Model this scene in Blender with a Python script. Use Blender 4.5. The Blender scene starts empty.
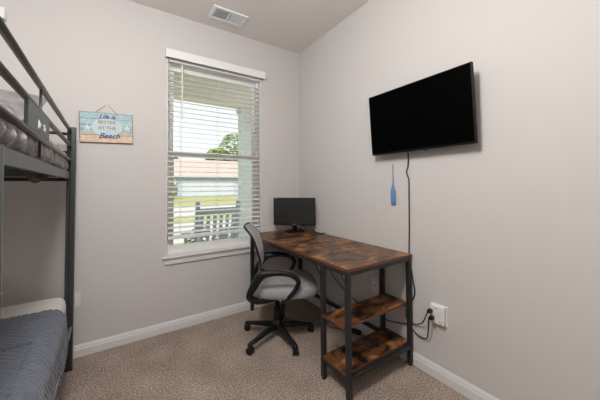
import bpy, bmesh, math, random
from mathutils import Vector, Matrix, noise
C = bpy.context.scene.collection
PI = math.pi
R = math.radians
random.seed(4)

# ------------------------------------------------------------------ materials
def mat(name, col=(.8, .8, .8), rough=.6, metal=0., spec=.5, bump=0., bscale=200., sheen=0.):
    m = bpy.data.materials.new(name); m.use_nodes = True
    nt = m.node_tree; b = nt.nodes['Principled BSDF']
    b.inputs['Base Color'].default_value = (*col, 1)
    b.inputs['Roughness'].default_value = rough
    b.inputs['Metallic'].default_value = metal
    b.inputs['Specular IOR Level'].default_value = spec
    if sheen:
        b.inputs['Sheen Weight'].default_value = sheen
    if bump:
        tc = nt.nodes.new('ShaderNodeTexCoord'); n = nt.nodes.new('ShaderNodeTexNoise')
        n.inputs['Scale'].default_value = bscale; n.inputs['Detail'].default_value = 4
        bp = nt.nodes.new('ShaderNodeBump'); bp.inputs['Strength'].default_value = bump
        bp.inputs['Distance'].default_value = .002
        nt.links.new(tc.outputs['Object'], n.inputs['Vector'])
        nt.links.new(n.outputs['Fac'], bp.inputs['Height'])
        nt.links.new(bp.outputs['Normal'], b.inputs['Normal'])
    return m

def ramp_mat(name, stops, scale=(1, 1, 1), nscale=8., detail=6, rough=.6, spec=.5, bump=0., distort=0., rough_n=.6, sheen=0.):
    m = mat(name, rough=rough, spec=spec, sheen=sheen); nt = m.node_tree; b = nt.nodes['Principled BSDF']
    tc = nt.nodes.new('ShaderNodeTexCoord'); mp = nt.nodes.new('ShaderNodeMapping')
    mp.inputs['Scale'].default_value = scale
    n = nt.nodes.new('ShaderNodeTexNoise'); n.inputs['Scale'].default_value = nscale
    n.inputs['Detail'].default_value = detail; n.inputs['Roughness'].default_value = rough_n
    n.inputs['Distortion'].default_value = distort
    cr = nt.nodes.new('ShaderNodeValToRGB'); e = cr.color_ramp.elements
    e[0].position, e[0].color = stops[0][0], (*stops[0][1], 1)
    e[1].position, e[1].color = stops[-1][0], (*stops[-1][1], 1)
    for p, c in stops[1:-1]:
        k = e.new(p); k.color = (*c, 1)
    L = nt.links.new
    L(tc.outputs['Object'], mp.inputs['Vector']); L(mp.outputs['Vector'], n.inputs['Vector'])
    L(n.outputs['Fac'], cr.inputs['Fac']); L(cr.outputs['Color'], b.inputs['Base Color'])
    if bump:
        bp = nt.nodes.new('ShaderNodeBump'); bp.inputs['Strength'].default_value = bump
        bp.inputs['Distance'].default_value = .004
        L(n.outputs['Fac'], bp.inputs['Height']); L(bp.outputs['Normal'], b.inputs['Normal'])
    return m

M = {}
M['wall'] = mat('wall_paint', (.578, .553, .539), .62, spec=.3, bump=.05, bscale=260)
M['ceiling'] = mat('ceiling_paint', (.80, .775, .75), .9, spec=.1, bump=.15, bscale=300)
M['trim'] = mat('trim_paint', (.69, .68, .68), .35)
M['vinyl'] = mat('vinyl', (.78, .78, .76), .4)
M['blind'] = mat('blind_white', (.77, .77, .73), .45)
M['valance'] = mat('valance_white', (.78, .78, .79), .4)
M['steel'] = mat('bed_steel', (.046, .051, .050), .38, metal=.3)
M['rail_steel'] = mat('bed_guard_steel', (.085, .086, .082), .36, metal=.3)
M['steel_light'] = mat('bed_rail_steel', (.36, .34, .32), .4, metal=.3)
M['black_steel'] = mat('desk_steel', (.022, .022, .024), .45, metal=.2)
M['black_plastic'] = mat('black_plastic', (.009, .009, .010), .42, spec=.3)
M['tv_screen'] = mat('tv_screen', (.0006, .0006, .0006), .5, spec=.02)
M['tv_body'] = mat('tv_body', (.004, .004, .004), .5, spec=.2)
M['monitor_screen'] = mat('monitor_screen', (.018, .019, .019), .35, spec=.4)
M['cord'] = mat('cord_rubber', (.012, .012, .012), .5)
M['white_plastic'] = mat('white_plastic', (.74, .73, .70), .35)
M['outlet_hole'] = mat('outlet_slot', (.03, .03, .03), .6)
M['grey_plastic'] = mat('grey_plastic', (.25, .25, .25), .5)
M['sheet'] = mat('white_sheet', (.74, .70, .66), .9, spec=.1, bump=.3, bscale=60)
M['pillow_white'] = mat('white_pillowcase', (.66, .65, .63), .9, spec=.1)
M['pillow_grey'] = ramp_mat('grey_pillow_fabric', [(.35, (.17, .15, .155)), (.7, (.28, .255, .26))], nscale=20, rough=.8, spec=.15, sheen=.3)
M['comforter'] = ramp_mat('comforter_velvet', [(.35, (.23, .21, .218)), (.65, (.46, .425, .44))], nscale=30, rough=.75, spec=.15, bump=.9, sheen=.4)
M['quilt'] = ramp_mat('quilt_cotton', [(.3, (.115, .13, .163)), (.7, (.165, .18, .215))], nscale=60, rough=.85, spec=.15, sheen=.2)
M['chair_fabric'] = mat('chair_fabric', (.31, .305, .315), .9, spec=.15, bump=.5, bscale=700, sheen=.2)
M['blue_plastic'] = mat('blue_plastic', (.10, .24, .50), .4)
M['blue_light'] = mat('pale_blue_plastic', (.30, .46, .68), .4)
M['silver'] = mat('silver', (.45, .45, .45), .3, metal=.9)
M['tan'] = mat('tan_paper', (.34, .24, .17), .8)
M['text_white'] = mat('pale_print', (.75, .75, .72), .6)
M['slat_fabric'] = mat('mattress_underside', (.30, .26, .23), .9)
M['vent_white'] = mat('vent_white', (.86, .87, .88), .45)
M['vent_dark'] = mat('vent_duct', (.20, .22, .25), .7)
M['wood'] = ramp_mat('rustic_wood', [(.40, (.009, .006, .005)), (.46, (.030, .015, .009)), (.505, (.19, .075, .026)),
                                      (.535, (.06, .026, .012)), (.60, (.36, .15, .050))],
                      scale=(1.0, 1.6, 1.0), nscale=7.5, detail=9, rough=.36, spec=.55, bump=.05, distort=.5, rough_n=.66)
M['wood_edge'] = mat('wood_edge_band', (.13, .048, .018), .45)
# carpet
def carpet():
    m = ramp_mat('carpet_pile', [(.30, (.13, .092, .070)), (.45, (.31, .240, .196)), (.54, (.42, .335, .282)), (.68, (.68, .57, .49))],
                 nscale=95, detail=3, rough=1., spec=.05, rough_n=.8)
    nt = m.node_tree; b = nt.nodes['Principled BSDF']; L = nt.links.new
    cr = [n for n in nt.nodes if n.bl_idname == 'ShaderNodeValToRGB'][0]
    tc = [n for n in nt.nodes if n.bl_idname == 'ShaderNodeTexCoord'][0]
    n2 = nt.nodes.new('ShaderNodeTexNoise'); n2.inputs['Scale'].default_value = 4; n2.inputs['Detail'].default_value = 3
    r2 = nt.nodes.new('ShaderNodeMapRange'); r2.inputs['From Min'].default_value = .35; r2.inputs['From Max'].default_value = .65
    r2.inputs['To Min'].default_value = .86; r2.inputs['To Max'].default_value = 1.1
    mx = nt.nodes.new('ShaderNodeVectorMath'); mx.operation = 'SCALE'
    L(tc.outputs['Object'], n2.inputs['Vector']); L(n2.outputs['Fac'], r2.inputs['Value'])
    L(cr.outputs['Color'], mx.inputs[0]); L(r2.outputs['Result'], mx.inputs['Scale']); L(mx.outputs['Vector'], b.inputs['Base Color'])
    n3 = nt.nodes.new('ShaderNodeTexNoise'); n3.inputs['Scale'].default_value = 110; n3.inputs['Detail'].default_value = 3
    bp = nt.nodes.new('ShaderNodeBump'); bp.inputs['Strength'].default_value = .9; bp.inputs['Distance'].default_value = .012
    L(tc.outputs['Object'], n3.inputs['Vector']); L(n3.outputs['Fac'], bp.inputs['Height']); L(bp.outputs['Normal'], b.inputs['Normal'])
    return m
M['carpet'] = carpet()
def glass():
    m = bpy.data.materials.new('window_glass'); m.use_nodes = True; nt = m.node_tree; nt.nodes.clear()
    o = nt.nodes.new('ShaderNodeOutputMaterial'); t = nt.nodes.new('ShaderNodeBsdfTransparent'); g = nt.nodes.new('ShaderNodeBsdfGlossy')
    t.inputs['Color'].default_value = (.95, .965, .96, 1); g.inputs['Roughness'].default_value = .02
    fr = nt.nodes.new('ShaderNodeFresnel'); fr.inputs['IOR'].default_value = 1.25
    mx = nt.nodes.new('ShaderNodeMixShader'); L = nt.links.new
    L(fr.outputs[0], mx.inputs[0]); L(t.outputs[0], mx.inputs[1]); L(g.outputs[0], mx.inputs[2]); L(mx.outputs[0], o.inputs[0])
    return m
M['glass'] = glass()
# outside
M['grass'] = ramp_mat('lawn_grass', [(.35, (.34, .36, .14)), (.65, (.54, .53, .25))], nscale=5, rough=1, spec=.05)
M['concrete'] = mat('concrete', (.62, .60, .57), .9, spec=.1)
M['porch_paint'] = mat('porch_cream_paint', (.86, .82, .72), .7)
M['column_paint'] = mat('porch_column_paint', (.70, .76, .74), .7)
M['rocker'] = mat('rocker_paint', (.42, .50, .56), .6)
M['roof'] = ramp_mat('shingles', [(.3, (.54, .42, .38)), (.7, (.66, .53, .48))], nscale=30, rough=.9, spec=.1)
M['siding'] = mat('pale_blue_siding', (.52, .58, .74), .8)
M['house_trim'] = mat('house_trim', (.75, .74, .70), .7)
M['garage'] = mat('garage_door_paint', (.64, .68, .82), .7)
M['navy'] = mat('navy_fascia', (.12, .20, .28), .6)
M['leaf'] = ramp_mat('leaf_green', [(.35, (.22, .34, .10)), (.65, (.45, .58, .22))], nscale=9, rough=.8, spec=.2)
M['leaf_dark'] = ramp_mat('shrub_green', [(.35, (.025, .06, .02)), (.65, (.15, .24, .06))], nscale=14, rough=.8, spec=.2)
M['bark'] = mat('bark', (.14, .10, .07), .95)

# ------------------------------------------------------------------ mesh helpers
def link(name, bm, m, parent=None, smooth=False, loc=None):
    bmesh.ops.recalc_face_normals(bm, faces=bm.faces)
    me = bpy.data.meshes.new(name); bm.to_mesh(me); bm.free()
    if smooth:
        for p in me.polygons: p.use_smooth = True
    o = bpy.data.objects.new(name, me); C.objects.link(o)
    ms = m if isinstance(m, (list, tuple)) else [m]
    for k in ms: me.materials.append(k)
    if parent is not None: o.parent = parent
    if loc: o.location = loc
    return o
def tag(o, label=None, cat=None, group=None, kind=None):
    if label: o['label'] = label
    if cat: o['category'] = cat
    if group: o['group'] = group
    if kind: o['kind'] = kind
    return o
def thing(name, label, cat, loc=(0, 0, 0), rz=0, group=None):
    o = bpy.data.objects.new(name, None); C.objects.link(o)
    o.location = loc; o.rotation_euler = (0, 0, rz); o.empty_display_size = .1
    return tag(o, label, cat, group)
def bx(bm, x0, x1, y0, y1, z0, z1, bev=0., seg=2, mi=0, mtx=None):
    r = bmesh.ops.create_cube(bm, size=1)
    vs = r['verts']
    bmesh.ops.scale(bm, vec=(abs(x1-x0), abs(y1-y0), abs(z1-z0)), verts=vs)
    bmesh.ops.translate(bm, vec=((x0+x1)/2, (y0+y1)/2, (z0+z1)/2), verts=vs)
    fs = set(f for v in vs for f in v.link_faces)
    if bev:
        es = list(set(e for v in vs for e in v.link_edges))
        rr = bmesh.ops.bevel(bm, geom=es, offset=bev, segments=seg, profile=.6, affect='EDGES')
        fs = set(rr['faces']) | set(f for v in rr['verts'] for f in v.link_faces)
        vs = list(set(v for f in fs for v in f.verts))
    for f in fs: f.material_index = mi
    if mtx is not None: bmesh.ops.transform(bm, matrix=mtx, verts=vs)
    return vs
def box(name, m, parent, *a, bev=0., seg=2, smooth=False, mtx=None):
    bm = bmesh.new(); bx(bm, *a, bev=bev, seg=seg, mtx=mtx)
    return link(name, bm, m, parent, smooth)
def smooth_path(pts, n=6):
    P = [Vector(p) for p in pts]; out = []
    for i in range(len(P)-1):
        a = P[max(i-1, 0)]; b = P[i]; c = P[i+1]; d = P[min(i+2, len(P)-1)]
        for k in range(n):
            t = k/n
            out.append(.5*((2*b)+(c-a)*t+(2*a-5*b+4*c-d)*t*t+(3*b-a-3*c+d)*t**3))
    out.append(P[-1]); return out
def tube(bm, pts, r, seg=10, sx=1., closed=False, mi=0, up=Vector((0, 0, 1)), radii=None, sup=2.):
    """sweep; sx stretches the section along the side axis; sup>2 gives a boxier section"""
    P = [Vector(p) for p in pts]; n = len(P); rings = []
    prev = None
    for i, p in enumerate(P):
        if closed: t = (P[(i+1) % n]-P[i-1])
        else: t = (P[min(i+1, n-1)]-P[max(i-1, 0)])
        t.normalize()
        if prev is None:
            s = t.cross(up)
            if s.length < 1e-3: s = t.cross(Vector((1, 0, 0)))
        else: s = prev - t*prev.dot(t)
        s.normalize(); prev = s.copy(); u = s.cross(t).normalized()
        rr = radii[i] if radii else r
        ring = []
        for k in range(seg):
            a = 2*PI*(k+.5)/seg; ca, sa = math.cos(a), math.sin(a)
            q = (abs(ca)**sup+abs(sa)**sup)**(-1/sup)
            ring.append(bm.verts.new(p+s*(ca*q*rr*sx)+u*(sa*q*rr)))
        rings.append(ring)
    m = n if closed else n-1
    for i in range(m):
        a, b = rings[i], rings[(i+1) % n]
        for k in range(seg):
            f = bm.faces.new((a[k], a[(k+1) % seg], b[(k+1) % seg], b[k])); f.material_index = mi
    if not closed:
        f = bm.faces.new(rings[0]); f.material_index = mi
        f = bm.faces.new(rings[-1]); f.material_index = mi
def tube_obj(name, m, parent, pts, r, smooth=True, **k):
    bm = bmesh.new(); tube(bm, pts, r, **k); return link(name, bm, m, parent, smooth)
def lathe(bm, prof, seg=24, mi=0, mtx=None):
    rings = []; vs = []
    for r, z in prof:
        ring = [bm.verts.new((r*math.cos(2*PI*k/seg), r*math.sin(2*PI*k/seg), z)) for k in range(seg)]
        rings.append(ring); vs += ring
    for a, b in zip(rings, rings[1:]):
        for k in range(seg):
            f = bm.faces.new((a[k], a[(k+1) % seg], b[(k+1) % seg], b[k])); f.material_index = mi
    for rr in (rings[0], rings[-1]):
        f = bm.faces.new(rr); f.material_index = mi
    if mtx is not None: bmesh.ops.transform(bm, matrix=mtx, verts=vs)
def text_obj(name, body, size, m, parent, mtx, shear=0., offset=0., extrude=.0006, align='CENTER'):
    cu = bpy.data.curves.new(name, 'FONT'); cu.body = body; cu.size = size; cu.align_x = align; cu.align_y = 'CENTER'
    cu.shear = shear; cu.offset = offset; cu.extrude = extrude; cu.resolution_u = 3
    t = bpy.data.objects.new(name+'_tmp', cu); C.objects.link(t)
    bpy.context.view_layer.update()
    me = bpy.data.meshes.new_from_object(t.evaluated_get(bpy.context.evaluated_depsgraph_get()))
    bpy.data.objects.remove(t); bpy.data.curves.remove(cu)
    me.transform(mtx); me.materials.clear(); me.materials.append(m); me.name = name
    o = bpy.data.objects.new(name, me); C.objects.link(o)
    if parent is not None: o.parent = parent
    return o

# ------------------------------------------------------------------ room shell
XL, YB, H = -3.86, -4.3, 2.74
WT = .14
W1 = (-1.362, -.478, .632, 2.345)
DX2 = -1.890
W2 = (W1[0]+DX2, W1[1]+DX2, W1[2], W1[3])
bm = bmesh.new()
xs = [XL-.12, W2[0], W2[1], W1[0], W1[1], .12]
for i in range(5):
    if i in (1, 3):
        bx(bm, xs[i], xs[i+1], 0, WT, -.1, W1[2]); bx(bm, xs[i], xs[i+1], 0, WT, W1[3], H+.1)
    else: bx(bm, xs[i], xs[i+1], 0, WT, -.1, H+.1)
bmesh.ops.remove_doubles(bm, verts=bm.verts, dist=1e-5)
tag(link('wall_back', bm, M['wall']), kind='structure')
tag(box('wall_right', M['wall'], None, 0, .12, YB-.12, 0, -.1, H+.1), kind='structure')
tag(box('wall_left', M['wall'], None, XL-.12, XL, YB-.12, 0, -.1, H+.1), kind='structure')
tag(box('wall_front', M['wall'], None, XL, 0, YB-.12, YB, -.1, H+.1), kind='structure')
tag(box('ceiling', M['ceiling'], None, XL, 0, YB, 0, H, H+.1), kind='structure')
tag(box('floor', M['carpet'], None, XL, 0, YB, 0, -.1, 0), kind='structure')

def baseboard(name, a, b, n):
    # a,b along the wall at floor; n = inward normal
    prof = [(0, 0), (.014, 0), (.014, .052), (.0105, .058), (.0105, .068), (.006, .078), (.004, .084), (0, .084)]
    a, b, n = Vector(a), Vector(b), Vector(n); bm = bmesh.new(); rr = []
    for p in (a, b): rr.append([bm.verts.new(p+n*d+Vector((0, 0, z))) for d, z in prof])
    for k in range(len(prof)): bm.faces.new((rr[0][k], rr[0][(k+1) % 8], rr[1][(k+1) % 8], rr[1][k]))
    bm.faces.new(rr[0]); bm.faces.new(rr[1])
    tag(link(name, bm, M['trim']), kind='structure')
baseboard('baseboard_back', (XL, 0, 0), (0, 0, 0), (0, -1, 0))
baseboard('baseboard_right', (0, 0, 0), (0, YB, 0), (-1, 0, 0))
baseboard('baseboard_left', (XL, 0, 0), (XL, YB, 0), (1, 0, 0))

# ------------------------------------------------------------------ windows
def window(idx, w):
    x0, x1, z0, z1 = w
    root = bpy.data.objects.new('window_%d' % idx, None); C.objects.link(root); root['kind'] = 'structure'
    root.location = ((x0+x1)/2, 0, z0)
    off = root.location
    def T(bm): bmesh.ops.translate(bm, vec=-off, verts=bm.verts); return bm
    def frame_ring(bm, a, b, c, d, t, y0, y1, tb=None):
        tb = tb or t
        bx(bm, a, a+t, y0, y1, c, d, bev=.003); bx(bm, b-t, b, y0, y1, c, d, bev=.003)
        bx(bm, a+t, b-t, y0, y1, c, c+tb, bev=.003); bx(bm, a+t, b-t, y0, y1, d-tb, d, bev=.003)
    bm = bmesh.new(); frame_ring(bm, x0, x1, z0, z1, .028, .062, .138)
    link('window_frame', T(bm), M['vinyl'], root)
    zm = 1.515
    bm = bmesh.new(); frame_ring(bm, x0+.026, x1-.026, zm-.02, z1-.026, .038, .100, .128)
    link('upper_sash', T(bm), M['vinyl'], root)
    bm = bmesh.new(); frame_ring(bm, x0+.026, x1-.026, z0+.026, zm+.028, .040, .068, .097, .046)
    bx(bm, (x0+x1)/2-.03, (x0+x1)/2+.03, .055, .069, zm+.008, zm+.022, bev=.004)
    link('lower_sash', T(bm), M['vinyl'], root)
    bm = bmesh.new(); bx(bm, x0+.06, x1-.06, .112, .116, zm, z1-.06)
    link('window_glass', T(bm), M['glass'], root)
    bm = bmesh.new(); bx(bm, x0+.06, x1-.06, .081, .085, z0+.066, zm-.01)
    link('window_glass', T(bm), M['glass'], root)
    # sill and apron
    bm = bmesh.new(); bx(bm, x0-.035, x1+.04, -.036, 0, z0-.016, z0+.004, bev=.006, seg=3)
    bx(bm, x0+.0005, x1-.0005, -.002, .064, z0+.0005, z0+.004)
    link('window_sill', T(bm), M['trim'], root)
    bm = bmesh.new(); bx(bm, x0-.018, x1+.022, -.017, 0, z0-.068, z0-.016, bev=.004)
    link('window_apron', T(bm), M['trim'], root)
    # jamb liners (painted returns)
    bm = bmesh.new(); bx(bm, x0, x0+.006, .0, .062, z0+.004, z1); bx(bm, x1-.006, x1, .0, .062, z0+.004, z1); bx(bm, x0+.006, x1-.006, 0, .062, z1-.006, z1)
    link('window_jamb', T(bm), M['trim'], root)
window(1, W1); window(2, W2)

def blind(w, label):
    x0, x1, z0, z1 = w
    xa, xb = x0+.012, x1-.012; yc = .028
    t = thing('window_blind', label, 'blind', ((x0+x1)/2, 0, z0)); off = t.location.copy()
    def fin(name, bm, m, p=t, smooth=False):
        bmesh.ops.translate(bm, vec=-off, verts=bm.verts); return link(name, bm, m, p, smooth)
    bm = bmesh.new(); bx(bm, x0-.02, x1+.034, -.045, -.033, 2.336, 2.410, bev=.004)
    bx(bm, x0-.02, x0-.010, -.034, -.001, 2.336, 2.410, bev=.003); bx(bm, x1+.024, x1+.034, -.034, -.001, 2.336, 2.410, bev=.003)
    bx(bm, x0-.012, x1+.026, -.034, -.001, 2.398, 2.406)
    fin('valance', bm, M['valance'])
    bm = bmesh.new(); bx(bm, xa, xb, .004, .052, 2.320, 2.343, bev=.003); fin('headrail', bm, M['blind'])
    bm = bmesh.new(); z = .822; tl = R(9)
    while z < 2.29:
        # slat with a slight crown, tilted a little
        for k in range(4):
            pass
        n = 5; top = []; bot = []
        for s in range(n):
            u = (s/(n-1)-.5)*.048; crown = .0022*(1-(2*s/(n-1)-1)**2)
            y = yc+u*math.cos(tl); zz = z+u*math.sin(tl)+crown
            top.append((bm.verts.new((xa, y, zz+.0017)), bm.verts.new((xb, y, zz+.0017))))
            bot.append((bm.verts.new((xa, y, zz-.0017)), bm.verts.new((xb, y, zz-.0017))))
        for s in range(n-1):
            bm.faces.new((top[s][0], top[s][1], top[s+1][1], top[s+1][0]))
            bm.faces.new((bot[s][0], bot[s+1][0], bot[s+1][1], bot[s][1]))
        for e in (0, n-1): bm.faces.new((top[e][0], bot[e][0], bot[e][1], top[e][1]))
        for side in (0, 1): bm.faces.new([top[s][side] for s in range(n)]+[bot[s][side] for s in reversed(range(n))])
        z += .0445
    fin('slats', bm, M['blind'])
    bm = bmesh.new(); bx(bm, xa, xb, .004, .053, .768, .796, bev=.004); fin('bottom_rail', bm, M['blind'])
    for fx in (x0+.115, (x0+x1)/2, x1-.20):
        bm = bmesh.new()
        for y in (.002, .055): tube(bm, [(fx, y, .79), (fx, y, 2.30)], .0013, seg=6)
        fin('ladder_cord', bm, M['blind'])
    bm = bmesh.new(); tube(bm, [(x0+.118, -.006, 2.32), (x0+.120, -.010, 1.82)], .0052, seg=6)
    fin('tilt_wand', bm, M['blind'])
    return t
blind(W1, 'white horizontal slat blind hanging open in the window beside the desk')
blind(W2, 'white horizontal slat blind of the window behind the bunk bed, only its edge showing')

# ------------------------------------------------------------------ ceiling vent
t = thing('ceiling_vent', 'white rectangular two-panel air vent in the ceiling', 'vent', (-.904, -.238, H))
bm = bmesh.new(); a, b, f = .152, .092, .026
for args in ((-a, a, -b, -b+f), (-a, a, b-f, b), (-a, -a+f, -b+f, b-f), (a-f, a, -b+f, b-f), (-.008, .008, -b+f, b-f)):
    bx(bm, *args, -.010, 0, bev=.003)
link('frame', bm, M['vent_white'], t)
box('duct_opening', M['vent_dark'], t, -a+f, a-f, -b+f, b-f, -.0015, -.0005)
for side in (-1, 1):
    bm = bmesh.new(); n = 11
    for k in range(n):
        x = side*(.014+(k+.5)*.110/n)
        mt = Matrix.Translation((x, 0, -.006)) @ Matrix.Rotation(R(35*side), 4, 'Y')
        bx(bm, -.0042, .0042, -b+f, b-f, -.0006, .0006, mtx=mt)
    link('louvres', bm, M['vent_white'], t)

# ------------------------------------------------------------------ desk
DX0, DX1, DY0, DY1 = -.615, -.012, -1.418, -.022
dk = thing('writing_desk', 'rustic brown wood desk with black metal frame and two side shelves', 'desk', (DX0, DY0, 0))
o = Vector((DX0, DY0, 0)); W_, D_ = DX1-DX0, DY1-DY0
def wood_board(name, x0, x1, y0, y1, z0, z1):
    bm = bmesh.new(); bx(bm, x0, x1, y0, y1, z0, z1, bev=.002)
    ob = link(name, bm, [M['wood'], M['wood_edge']], dk)
    for p in ob.data.polygons:
        if abs(p.normal.z) < .6: p.material_index = 1
    return ob
wood_board('tabletop', 0, W_, 0, D_, .732, .750)
L_ = .028
bm = bmesh.new()
for x in (.004, W_-.004-L_): bx(bm, x, x+L_, .004, D_-.004, .706, .7315, bev=.002)
for y in (.004, .232, D_-.004-L_): bx(bm, .004+L_, W_-.004-L_, y, y+L_, .706, .7315, bev=.002)
link('top_frame', bm, M['black_steel'], dk)
for x, y in ((.004, .004), (W_-.032, .004), (.004, .232), (W_-.032, .232), (.004, D_-.032), (W_-.032, D_-.032)):
    bm = bmesh.new(); bx(bm, x, x+L_, y, y+L_, .012, .706, bev=.002)
    lg = link('leg', bm, M['black_steel'], dk)
    bm = bmesh.new(); lathe(bm, [(.013, 0), (.015, .002), (.015, .010), (.008, .014)], 12, mtx=Matrix.Translation((x+.014, y+.014, 0)))
    link('foot', bm, M['black_plastic'], lg)
wood_board('shelf', -.003, W_-.006, .034, .230, .398, .414)
wood_board('shelf', .002, W_-.004, .030, .234, .139, .154)
bm = bmesh.new()
for y in (.006, .236): bx(bm, .032, W_-.032, y, y+.024, .112, .1385, bev=.002)
for x in (.006, W_-.030): bx(bm, x, x+.024, .032, .232, .112, .1385, bev=.002)
link('shelf_frame', bm, M['black_steel'], dk)
bm = bmesh.new()
for x in (.006, W_-.028):  # slim brackets under the upper shelf
    box('shelf_bracket', M['black_steel'], dk, x+.002, x+.014, .032, .232, .386, .3975)
box('stretcher', M['black_steel'], dk, W_-.030, W_-.006, .26, D_-.032, .100, .126, bev=.002)
box('stretcher', M['black_steel'], dk, .034, W_-.034, D_-.030, D_-.006, .100, .126, bev=.002)
bm = bmesh.new(); tube(bm, [(.018, .036, .655), (.018, .075, .708)], .004, seg=6); link('corner_brace', bm, M['black_steel'], dk)

# ------------------------------------------------------------------ computer monitor
mn = thing('computer_monitor', 'small black flat computer monitor standing on the far corner of the desk', 'monitor', (-.190, -.190, .75), R(-43))
# local: screen faces -y
bm = bmesh.new(); lathe(bm, [(.0, 0), (.098, 0), (.104, .003), (.102, .007), (.06, .011), (.02, .016), (0, .016)][1:], 36)
bmesh.ops.scale(bm, vec=(1.02, .78, 1), verts=bm.verts); link('base', bm, M['tv_body'], mn, True)
bm = bmesh.new(); tube(bm, [(0, .012, .012), (0, .014, .06), (0, .010, .12)], .014, seg=12, sx=1.6); link('neck', bm, M['black_plastic'], mn, True)
bm = bmesh.new(); bx(bm, -.216, .216, -.032, -.008, .070, .352, bev=.005)
bx(bm, -.14, .14, -.010, .018, .09, .28, bev=.012)
hs = link('housing', bm, M['black_plastic'], mn)
box('screen', M['monitor_screen'], mn, -.204, .204, -.0335, -.0315, .090, .341)
text_obj('logo', 'hp', .016, M['text_white'], hs, Matrix.Translation((-.192, -.0332, .3465)) @ Matrix.Rotation(PI/2, 4, 'X'), shear=.2, extrude=.0003)
box('logo_strip', M['grey_plastic'], hs, -.018, .018, -.0330, -.0318, .077, .083)

# ------------------------------------------------------------------ wall television
tv = thing('television', 'black flat-screen television tilted on the right wall', 'television', (0, -1.500, 1.69), 0)
th = R(4)
tm = Matrix.Translation((-.082, 0, -.012)) @ Matrix.Rotation(-th, 4, 'Y')
# slab: local x thickness, front faces -x
bm = bmesh.new(); bx(bm, -.010, .012, -.366, .366, -.228, .218, bev=.004, mtx=tm)
bx(bm, .010, .038, -.27, .27, -.16, .10, bev=.012, mtx=tm); link('housing', bm, M['tv_body'], tv)
box('screen', M['tv_screen'], tv, -.0125, -.0095, -.358, .358, -.214, .211, mtx=tm)
box('sensor_bump', M['tv_body'], tv, -.010, .004, -.075, -.055, -.232, -.226, bev=.001, mtx=tm)
bm = bmesh.new(); bx(bm, -.012, 0, -.12, .12, -.10, .10, bev=.002)
for y in (-.10, .10): bx(bm, -.045, -.010, y-.012, y+.012, -.10, .09, bev=.002)
link('wall_bracket', bm, M['black_steel'], tv)
box('indicator', M['text_white'], tv, -.0128, -.0118, .352, .355, -.222, -.219, mtx=tm)

# ------------------------------------------------------------------ cords
cx = -.008
pts = [(-.03, -1.404, 1.50), (-.014, -1.404, 1.44), (cx, -1.395, 1.35), (cx, -1.384, 1.325), (cx, -1.390, 1.29), (cx, -1.401, 1.26), (cx, -1.400, 1.15), (cx, -1.397, .92), (cx, -1.392, .76), (cx, -1.397, .70),
       (cx, -1.406, .638), (cx, -1.420, .56), (cx, -1.430, .495), (cx, -1.418, .45), (cx, -1.377, .385), (cx, -1.360, .33), (cx, -1.37, .27),
       (cx, -1.44, .215), (-.02, -1.515, .225), (-.045, -1.545, .30), (-.064, -1.562, .385), (-.062, -1.574, .392)]
TL = tv.location.copy()
bm = bmesh.new(); tube(bm, [Vector(p)-TL for p in smooth_path(pts, 5)], .0042, seg=8); tc = link('power_cord', bm, M['cord'], tv, True)
def plug(parent, off, loc):
    bm = bmesh.new(); bx(bm, -.030, .0, -.011, .011, -.011, .011, bev=.004)
    bx(bm, -.040, -.028, -.007, .007, -.007, .007, bev=.002)
    bmesh.ops.translate(bm, vec=Vector(loc)-off, verts=bm.verts); link('plug', bm, M['black_plastic'], parent)
plug(tc, TL, (-.036, -1.574, .392))
pts = [(-.06, -1.563, .430), (-.066, -1.552, .415), (-.045, -1.515, .345), (-.02, -1.47, .30), (-.010, -1.40, .270), (-.012, -1.30, .235), (-.015, -1.20, .215), (-.014, -1.098, .218),
       (-.014, -.98, .225), (-.014, -.85, .25), (-.014, -.72, .30), (-.014, -.60, .36), (-.014, -.50, .45)]
dc = thing('extension_lead', 'black lead running behind the desk shelves to the upper plug', 'lead', (0, -1.3, .2))
bm = bmesh.new(); tube(bm, [Vector(p)-Vector((0, -1.3, .2)) for p in smooth_path(pts, 5)], .0036, seg=8); link('wire', bm, M['cord'], dc, True)
plug(dc, Vector((0, -1.3, .2)), (-.036, -1.563, .430))
# monitor cable over the desk edge
vc = tag(tube_obj('monitor_cable', M['cord'], None, smooth_path([(-.185, -.178, .835), (-.13, -.24, .815), (-.085, -.33, .785), (-.060, -.41, .757), (-.045, -.445, .7545), (-.0065, -.455, .752),
        (-.0055, -.46, .70), (-.015, -.44, .52), (-.02, -.43, .36), (-.022, -.47, .20), (-.03, -.56, .04), (-.03, -.66, .006), (-.034, -.80, .006), (-.045, -.885, .018)], 5), .0036, seg=8),
         'thin black cable dropping from the monitor behind the desk to the floor', 'cable')
hc = tag(tube_obj('hanging_cable', M['cord'], None, smooth_path([(-.34, -.70, .704), (-.345, -.70, .64), (-.30, -.70, .545), (-.255, -.70, .455), (-.235, -.70, .37), (-.25, -.72, .25), (-.25, -.73, .15), (-.20, -.74, .04), (-.13, -.78, .006), (-.07, -.86, .010)], 5), .0034, seg=8),
         'thin black cable looping down under the desk behind the chair seat', 'cable')
pb = thing('power_adapter', 'small black power adapter on the carpet under the desk', 'adapter', (-.055, -.905, 0), R(20))
box('body', M['black_plastic'], pb, -.022, .022, -.045, .030, 0, .026, bev=.005)
box('cable_collar', M['cord'], pb, -.006, .006, .028, .042, .008, .018, bev=.003)

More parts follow.
